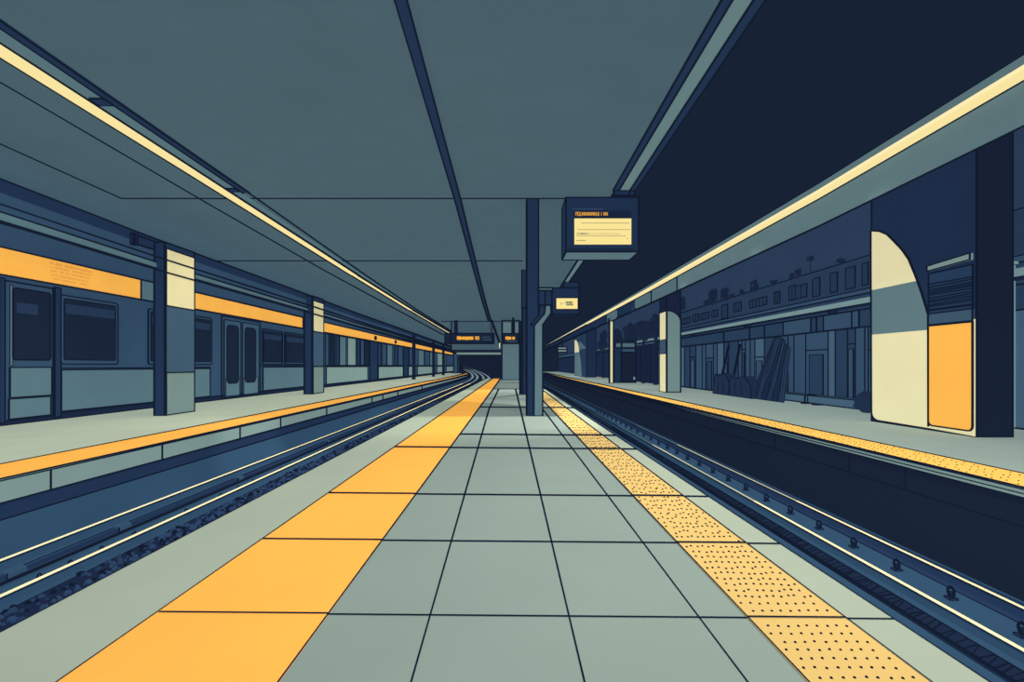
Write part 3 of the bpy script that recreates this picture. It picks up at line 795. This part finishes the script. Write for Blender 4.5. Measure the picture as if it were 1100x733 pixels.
# column with its arch-shaped light and shade put on as coloured plates
cy = 18.97
t = thing('platform_column', (6.05, cy, 0), 'grey column on right platform with light painted cream on its inner face, second nearest', 'column')
mb = MB(); mb.box(5.79, 6.31, cy, cy+.8, 0, 3.75, NAVY2, .8); mb.build('shaft', t)
q = [(5.795,.01),(6.305,.01),(6.305,2.62)]
for i in range(1, 9):
    a = math.radians(90*i/8); q.append((5.795 + .51*math.cos(a), 2.62 + .42*math.sin(a)))
q.append((5.795,3.04))
mb = MB(); mb.prism(q, 'Y', cy-.03, cy, mat('lit_column_grey', (112, 138, 138)), ink=.9); mb.build('lit_arched_face', t)
def cp(name, z0, z1, m, lab):
    mb = MB(); mb.prism([(cy-.02,z0),(cy+.8,z0),(cy+.8,z1),(cy-.02,z1)], 'X', 5.775, 5.79, m, ink=.5); o = mb.build(name, t); o['label'] = lab
cp('lit_inner_face', .01, 1.45, CREAM, 'lower inner face, light painted cream'); cp('lit_inner_face', 1.45, 1.97, BLUE3, 'blue band of the inner face'); cp('lit_inner_face', 1.97, 3.02, CREAM, 'upper inner face, light painted cream')
# thin post
y = 29.1
t = thing('platform_post', (X_at(657,y), y, 0), 'thin cream post on right platform beside the dark kiosk', 'post')
mb = MB(); mb.box(X_at(655,y), X_at(658.7,y), y, y+.2, 0, Z_at(345,y), CREAM, .7); mb.build('shaft', t)
mb = MB(); mb.box(X_at(654,y), X_at(659.5,y), y-.02, y+.25, Z_at(345,y), 3.66, STEEL, .6); mb.build('head', t)
# kiosk
y = 29.6
t = thing('kiosk', (X_at(671,y), y, 0), 'dark boxy kiosk on right platform behind the thin cream post', 'kiosk')
mb = MB(); mb.box(X_at(659.5,y), X_at(683,y), y, y+1.0, 0, Z_at(366.5,y), NAVY, .8, px=NAVY2); mb.build('cabinet', t)
mb = MB(); mb.box(X_at(667,y), X_at(682.5,y), y-.06, y, .06, Z_at(379,y), BLACK, .6); mb.build('front_panel', t)
for a, b in ((661,667),(668,682)):
    mb = MB(); mb.box(X_at(a,y), X_at(b,y), y-.04, y, Z_at(373.5,y), Z_at(368.5,y), PALE, .6); mb.build('header_panel', t)
mb = MB(); mb.box(X_at(668,y), X_at(682,y), y-.05, y, Z_at(378.3,y), Z_at(375,y), BLUE3, .5); mb.build('ledge', t)
mb = MB(); mb.box(X_at(679.5,y), X_at(682,y), y-.1, y-.04, Z_at(408.5,y), Z_at(404.5,y), PALE2, .4); mb.build('notice', t)
# hand rail / awning tube on the wall
t = thing('awning_rail', (7.7, 14, 2.35), 'long pale horizontal awning rail fixed along the right back wall', 'rail')
mb = MB(); mb.sweep([(7.9, y, 2.42) for y in (3, 8, 14, 27.4, 31.5)], [(-.12,-.06),(-.12,.06),(-.04,.09),(.05,.09),(.05,-.09),(-.04,-.09)], [RAILPALE, RAILPALE, RAILPALE, RAILPALE, NAVY2, NAVY2], ink=(0,), k=.7)
mb.build('tube', t)
for y in (5, 9, 12.5, 17, 22): mb = MB(); mb.box(7.8, 7.99, y, y+.05, 2.25, 2.34, NAVY2, .4); mb.build('bracket', t)
mb = MB(); mb.box(7.80, 7.93, 33, 50, 2.30, 2.44, TEAL, .5)
tag(mb.build('awning_rail'), 'distant pale rail on the right back wall beyond the kiosk', 'rail')
# low kerb blocks
for zx0, zx1, lab in ((590,720,'low pale kerb block by the leaning boards'),(733,980,'longer low pale kerb block nearest the arched pier')):
    a, b = sorted((Y_on(zy(zx0), 7.6), Y_on(zy(zx1), 7.6)))
    t = thing('kerb_block', (7.7, (a+b)/2, 0), lab, 'kerb', 'kerb blocks along the right back wall')
    mb = MB(); mb.box(7.62, 7.9, a, b, .05, .24, WALLE, .8); mb.build('block', t)
    for y in (a+.1, b-.25): mb = MB(); mb.box(7.66, 7.88, y, y+.15, 0, .05, NAVY2, .4); mb.build('foot', t)
# leaning boards and sacks
def board(ya, yb, za, xa, xb, w, m, label):
    mb = MB()
    p = Vector((xa, ya, .01)); q = Vector((xb, yb, za)); hw = Vector((0, w, 0)); th = Vector((.03, 0, .01))
    A = [p-hw, p+hw, q+hw*.9, q-hw*.9]; B = [v + th for v in A]
    mb.idx([tuple(v) for v in A+B], [(0,1,2,3),(7,6,5,4),(0,4,5,1),(1,5,6,2),(2,6,7,3),(3,7,4,0)], m)
    mb.loop([tuple(v) for v in A], .4)
    for f in (.35, .7): mb.bar(tuple(A[0].lerp(A[1], f)), tuple(A[3].lerp(A[2], f+.06)), .4)
    return tag(mb.build('board'), label, 'board', 'boards leaning on the right back wall')
def wyu(u, X): return F*X/(u-UV)
rows = [(809,834,363,0),(814,836,362,1),(820,838,364,0),(826,840,366,1),(832,841,370,0),(838,845,374,1)]
where = ['far edge of the tall pile of leaning boards','second from far edge of the tall pile of boards','middle far board in the tall leaning pile','middle near board in the tall leaning pile','second from near edge of the tall pile of boards','near edge of the tall pile of leaning boards']
for (u0, u1, vt, k), lab in zip(rows, where):
    ya, yb = wyu(u0, 7.35), wyu(u1, 7.85)
    board(ya, yb, Z_at(vt, yb), 7.35, 7.86, .17, (NAVY, WALLD)[k], 'dark board at ' + lab if 'edge of' in lab and 'second' not in lab else 'dark board, ' + lab)
for u0, u1, vt, lab in ((771,783,371,'thin dark pole leaning left of the sacks by the back wall'),(784,795,370,'thin dark pole leaning behind the sacks by the back wall')):
    ya, yb = wyu(u0, 7.4), wyu(u1, 7.9)
    board(ya, yb, Z_at(vt, yb), 7.4, 7.9, .07, NAVY, lab)
def lump(x, y, z, sx, sy, sz, m, seed, n=10, rough=.25):
    mb = MB(); rnd = random.Random(seed); V = []; Fc = []; R = 5
    for i in range(R+1):
        t = math.pi*i/R
        for k in range(n):
            a = 2*math.pi*k/n; r = 1 + rnd.uniform(-rough, rough)
            V.append((x + sx*r*math.sin(t)*math.cos(a), y + sy*r*math.sin(t)*math.sin(a), z + sz*r*math.cos(t)))
    for i in range(R):
        for k in range(n): Fc.append((i*n+k, i*n+(k+1) % n, (i+1)*n+(k+1) % n, (i+1)*n+k))
    mb.idx(V, Fc, m); return mb
for u0, u1, v0, v1, lab, sd in ((770,789,401,422,'dark sack slumped left of the leaning boards, farther one',1),(786,812,404,424,'dark sack slumped against the tall leaning boards, nearer one',2)):
    y = wyu((u0+u1)/2, 7.4); h = Z_at(v0, y); hy = abs(wyu(u0,7.4)-wyu(u1,7.4))/2
    mb = MB(); pts = [(y-hy,.0),(y+hy,.0),(y+hy*.85,h*.55),(y+hy*.7,h*.95),(y+hy*.2,h*.86),(y-hy*.4,h),(y-hy*.9,h*.6)]
    mb.prism(pts, 'X', 7.25, 7.55, mat('sack_navy', (34, 49, 75)), ink=.5)
    mb.bar((7.245,y-hy*.3,h*.1),(7.245,y-hy*.1,h*.8),.4); mb.bar((7.245,y+hy*.4,h*.1),(7.245,y+hy*.3,h*.7),.4)
    tag(mb.build('sack'), lab, 'sack', 'sacks by the leaning boards')
mb = lump(7.55, wyu(929,7.55), .2, .15, .28, .24, mat('sack_navy', (34, 49, 75)), 5)
tag(mb.build('sack'), 'dark sack lying against the wall by the arched pier', 'sack')
# pipes right of the pier
y = 8.45
t = thing('drain_pipe', (7.9, 8.2, 0), 'pale blue drain pipe on the back wall right of the arched pier', 'pipe')
mb = MB(); mb.tube([(7.9, 8.06, .03), (7.9, 8.06, 2.6)], .04, RAILPALE, 8); mb.build('pipe', t)
mb = MB(); mb.box(7.84, 7.95, 8.0, 8.12, 2.58, 2.64, RAILPALE, .4); mb.build('cap', t)

# plants on the parapet
def plant(y, z0, h, w, label, seed, stem=0):
    rnd = random.Random(seed); mb = MB(); x = 7.92
    n = 9
    if stem: mb.tube([(x, y, z0), (x, y+.05, z0+stem)], .015, SHRUB, 5)
    for i in range(n):
        cyy = y + rnd.uniform(-w, w)*.7; cz_ = z0 + stem + h*rnd.uniform(.12, .8); s = rnd.uniform(.25, .5)*min(h, w*1.6)
        pts = [(x + rnd.uniform(-.05,.05), cyy + s*math.cos(a)*rnd.uniform(.7,1.2), cz_ + s*math.sin(a)*rnd.uniform(.6,1.1)) for a in [2*math.pi*k/7 for k in range(7)]]
        mb.face(pts, SHRUB)
        c = [(x-.06, p[1], p[2]) for p in pts]; mb.face([(p[0], cyy + (p[1]-cyy)*.8, cz_ + (p[2]-cz_)*.8) for p in c], SHRUB)
    return tag(mb.build('rooftop_shrub'), label, 'shrub', 'dark shrubs along the parapet')
PL = [(218,70,12,'boxy dark shrub at the far end of the parapet'),(318,24,10,'low dark shrub on the parapet, second from far end'),(350,58,16,'bushy dark shrub on the parapet above the sacks'),(398,46,13,'round dark shrub on the parapet, next to the bushy one'),(428,14,10,'small flat dark shrub on the parapet over the boards'),(470,20,6,'tiny upright dark shrub on the parapet'),(521,52,13,'tall ragged dark shrub in the middle of the parapet'),(605,18,20,'low wide dark shrub on the parapet, middle'),(700,36,30,'wide flat dark shrub on the parapet over the windows')]
for i, (zx, hz, wz, lab) in enumerate(PL):
    y = wy(zx); sc = y/F/3.918
    plant(y, 3.44, hz*sc, max(.08, wz*sc*y/8.2), lab, 20+i)
for zx, v, lab, sd in ((762, 278, 'small dark sprig on a stalk above the parapet, left one', 41), (893, 279.5, 'small dark sprig on a stalk above the parapet, nearest the pier', 42)):
    y = wy(zx); plant(y, 3.44, .13, .12, lab, sd, Z_at(v, y)-3.50)
# trees beyond the kiosk
def tree(y, x, zc, r, label, seed):
    rnd = random.Random(seed); t = thing('tree', (x, y, 0), label, 'tree', 'trees behind right platform')
    mb = MB(); mb.tube([(x, y, 0), (x+.03, y, zc)], [.12, .06], NAVY2, 7); mb.build('trunk', t)
    mb = MB()
    for i in range(26):
        a = rnd.uniform(0, 6.28); rr = rnd.uniform(0, 1)
        px, py, pz = x + .22*math.cos(a)*rr, y + r*1.7*math.sin(a)*rr, zc + rnd.uniform(-.65, .75)*r*(1-.35*rr)
        s = rnd.uniform(.2, .36)*r
        l = lump(px, py, pz, min(s,.2), s*1.4, s, SHRUB, rnd.randrange(9999), 7, .3)
        mb.idx(l.v, l.f, SHRUB)
    mb.build('crown', t)
for i, (u, zc, r) in enumerate(((704,3.0,.68),(691,2.95,.7),(677,2.95,.75),(663,2.95,.75),(648,3.0,.85))):
    tree(Y_on(u, 7.55), 7.55, zc, r, ['dark tree nearest the grey column behind right platform','dark tree right of the kiosk top behind right platform','dark tree over the kiosk behind right platform','dark tree just right of the thin cream post','farthest dark tree left of the thin cream post'][i], 60+i)

# ================================================================= SIGNS
# big departure board
y0, y1 = 10.1, 10.86
t = thing('departure_board', (1.8, 10.4, CZ), 'large navy departure board with cream screen hanging beside the tall column', 'sign')
X = lambda u: X_at(u, y0); Zs = lambda v: Z_at(v, y0)
mb = MB(); mb.box(X(608), X(686), y0, y1, Zs(270.5), Zs(212), NAVY, 1, nz=STEEL)
mb.bar((X(611), y0, Zs(268)), (X(680), y0, Zs(268)), .5); mb.build('housing', t)
mb = MB(); mb.box(X(617), X(678), y0-.012, y0, Zs(234.5), Zs(226.5), NAVY2, 0); h = mb.build('header', t)
mb = MB(); marks(mb, X(618), X(653), Zs(232), Zs(228.2), y0-.016, 14, LED, 5, .10); mb.build('header_lettering', h)
mb = MB(); mb.box(X(617), X(678), y0-.014, y0, Zs(262.8), Zs(235), SCREEN, 0); s = mb.build('screen', t)
mb = MB(); yy = y0-.018
def ln(u0, u1, v, h, m): mb.face([(X(u0),yy,Zs(v+h)),(X(u1),yy,Zs(v+h)),(X(u1),yy,Zs(v-h)),(X(u0),yy,Zs(v-h))], m)
ln(624,676,240,.45,SCRTXT); ln(620,677,247,.4,SCRTXT); ln(619,672,253.7,.4,SCRTXT); ln(619,629,258.7,.55,SCRTXT)
ln(673,674.5,256.8,.4,SCRTXT)
rnd = random.Random(8); u = 619.5
while u < 664:
    w = rnd.uniform(.6, 1.6); ln(u, u+w, 251.4, .9 if u < 632 else .5, SCRTXT2 if u < 632 else SCRTXT); u += w + rnd.uniform(.4, .9)
u = 613
mb.build('screen_lettering', s)
mb = MB()
ln(614,648,225,.25,mat('faint_mark', (70, 92, 118)))
mb.build('top_marking', t)
for u in (625, 670):
    mb = MB(); mb.box(X(u)-.04, X(u)+.04, 10.4, 10.5, Zs(212), CZ+.02, NAVY2, .5); mb.build('hanger', t)
# smaller board
y0, y1 = 20.0, 20.6
t = thing('departure_board', (2.1, 20.3, 4.0), 'smaller navy display with cream screen hanging beyond the bent arm', 'sign')
mb = MB(); mb.box(X(593), X(622), y0, y1, Zs(338), Zs(309.5), NAVY, .9); mb.build('housing', t)
mb = MB(); mb.box(X(606), X(621.5), y0+.05, y1, Zs(309.5), CZ-.05, NAVY, .8); mb.build('hanger', t)
mb = MB(); mb.box(X(596.5), X(621.5), y0-.02, y0, Zs(333.5), Zs(319.5), NAVY2, 0); h = mb.build('bezel', t)
mb = MB(); mb.box(X(597.7), X(620.3), y0-.03, y0-.02, Zs(332), Zs(320.7), SCREEN, 0); mb.build('screen', h)
mb = MB(); yy = y0-.035
ln(607,615,324.6,.4,SCRTXT2); ln(608,616,328,.4,SCRTXT2); marks(mb, X(608), X(615.5), Zs(327.6), Zs(325), yy, 4, SCRTXT2, 3, .14)
ln(602,603,326.4,1.4,SCRTXT); ln(604.5,606,326.2,.5,SCRTXT)
mb.build('screen_lettering', h)
# long LED sign over the left track
y0, y1 = 37.5, 37.95
t = thing('led_sign', (-2.9, 36.7, 2.6), 'long dark sign with orange lettering hanging before the tunnel mouth', 'sign')
mb = MB(); mb.box(X(478), X(530.5), y0, y1, Zs(369), Zs(358.3), NAVY2, .8, nx=NAVY)
mb.bar((X(484.5),y0,Zs(369)),(X(484.5),y0,Zs(358.3)), .6); mb.build('housing', t)
mb = MB(); yy = y0-.03
marks(mb, X(491), X(508.5), Zs(365.2), Zs(361.7), yy, 9, LED, 12, .2); marks(mb, X(510.3), X(516.3), Zs(365.2), Zs(361.7), yy, 3, LED, 9, .15)
ln(491,508.5,363.4,1.1,LED); mb.build('lettering', t)
mb = MB(); ln(518,527,362.3,.25,PALE); ln(518,528,365,.25,PALE); mb.build('small_lines', t)
for u in (489.5,):
    mb = MB(); mb.box(X(u)-.09, X(u)+.09, y0+.1, y0+.3, Zs(358.3), CZ-.002, NAVY2, .6); mb.build('hanger', t)
mb = MB(); mb.box(X(528)-.06, X(528)+.06, y0+.1, y0+.3, Zs(358.3), CZ-.002, CEIL, .5); mb.build('hanger', t)
# booth at the end of the centre platform
y0 = 35.7
t = thing('platform_booth', (.03, 36.5, 0), 'pale grey boxy booth standing at the far end of centre platform', 'booth')
mb = MB(); mb.box(X(539.3), X(558), y0, y0+1.6, 0, Zs(344.5), STEEL, .8); mb.build('body', t)
for a, b in ((540,549.6),(552.8,557.3)):
    mb = MB(); mb.box(X(a), X(b), y0-.05, y0, Zs(358.3), Zs(346), TEAL, .5); mb.build('upper_panel', t)
t = thing('led_sign', (.03, 35.4, 2.5), 'small dark sign with orange lettering hanging in front of the grey booth', 'sign')
mb = MB(); mb.box(X(540.2), X(557.2), y0-.4, y0-.1, Zs(369.3), Zs(359), NAVY2, .8); mb.build('housing', t)
mb = MB(); yy = y0-.43; marks(mb, X(543.2), X(554.2), Zs(365.3), Zs(362.3), yy, 6, LED, 21, .22); mb.build('lettering', t)
mb = MB(); ln(544,555,367.3,.25,PALE); mb.build('small_lines', t)
mb = MB(); mb.box(X(550), X(552.5), y0-.3, y0-.2, Zs(359), CZ-.002, INK, 0); mb.build('hanger', t)
# far sign under the right canopy
y0 = 50.0
t = thing('hanging_sign', (5.0, 50, 2.5), 'tiny pale sign hanging at the far end of right platform', 'sign')
mb = MB(); mb.box(X(599), X(609), y0, y0+.3, Zs(378.5), Zs(372.8), PALE2, .8); mb.bar((X(599),y0-.02,Zs(375.6)),(X(609),y0-.02,Zs(375.6)), .8); mb.build('plate', t)
mb = MB(); mb.box(X(603.5), X(604.5), y0+.1, y0+.2, Zs(372.8), 3.6, NAVY2, .3); mb.build('hanger', t)
# lamp at the end of the dark ceiling beam
y0 = 37.2
mb = MB(); mb.box(X(535.8), X(537.5), y0, y0+.1, Zs(374.5), Zs(368), WHITE, .3)
mb.bar((X(528), y0, CZ), (X(536.5), y0, Zs(368)), 1.6)
tag(mb.build('pendant_lamp'), 'tiny white lamp hanging left of the grey booth', 'lamp')

# ================================================================= LIGHTS
def area(name, loc, rot, sx, sy, power, col):
    l = bpy.data.lights.new(name, 'AREA'); l.shape = 'RECTANGLE'; l.size = sx; l.size_y = sy; l.energy = power; l.color = col
    o = bpy.data.objects.new(name, l); C.objects.link(o); o.location = loc; o.rotation_euler = rot; return o
warm = (1.0, .93, .8)
def spot(name, loc, target, power, angle, col, r=.15):
    l = bpy.data.lights.new(name, 'SPOT'); l.energy = power; l.spot_size = math.radians(angle); l.spot_blend = .6; l.color = col; l.shadow_soft_size = r
    o = bpy.data.objects.new(name, l); C.objects.link(o); o.location = loc
    o.rotation_euler = (Vector(target) - Vector(loc)).to_track_quat('-Z', 'Y').to_euler(); return o
def sun(name, rot, e, col, ang=5):
    l = bpy.data.lights.new(name, 'SUN'); l.energy = e; l.color = col; l.angle = math.radians(ang)
    o = bpy.data.objects.new(name, l); C.objects.link(o); o.rotation_euler = rot; return o
for y in (3, 7, 11, 16, 22, 30, 40):
    spot('strip_spot', (-5.3, y, CZ-.2), (-5.0, y, 0), (75 + 2.5*y)*(.8 if 10 < y < 17 else 1), 150, warm, .3)
for y in (4, 8, 12, 17, 24, 34, 48):
    spot('canopy_spot', (FX-.5, y, 4.1), (4.3, y, 0), (82 + 2.6*y)*(.75 if 7 < y < 20 else 1), 112, warm, .3)
for y, p in ((1.0,155), (2.4,155), (4.4,155), (6.0,105), (25,110), (31,110)):
    spot('added_fill_spot', (1.75, y, CZ-.12), (.1, y+.3, 0), p, 150, warm, .12)  # added lamps without a fixture, brightening the platform floor
# added unseen lamps, placed so the hanging boards throw shadows on the platform
spot('added_shadow_lamp', (3.4, 10.1, 5.0), (-.2, 11.0, 0), 1250, 80, warm, .05)
spot('added_shadow_lamp', (3.4, 24.0, 5.0), (-.2, 16.0, 0), 2200, 70, warm, .05)

w = bpy.data.worlds.new('night_sky'); bpy.context.scene.world = w; w.use_nodes = True
nt = w.node_tree; bg = nt.nodes['Background']
bg.inputs['Color'].default_value = [lin(23), lin(34), lin(52), 1]; bg.inputs['Strength'].default_value = 1.0

# ================================================================= CAMERA
cam = bpy.data.cameras.new('camera'); co = bpy.data.objects.new('camera', cam); C.objects.link(co)
co.location = (0, 0, EYE); co.rotation_euler = (math.pi/2, 0, 0)
cam.sensor_fit = 'HORIZONTAL'; cam.sensor_width = 36; cam.lens = 36*F/1100
cam.shift_x = (550-UV)/1100; cam.shift_y = (VV-366.5)/1100
cam.clip_end = 400
sc = bpy.context.scene; sc.camera = co
sc.view_settings.view_transform = 'Standard'; sc.view_settings.look = 'None'
sc.cycles.use_denoising = True
sc.cycles.max_bounces = 3; sc.cycles.diffuse_bounces = 2
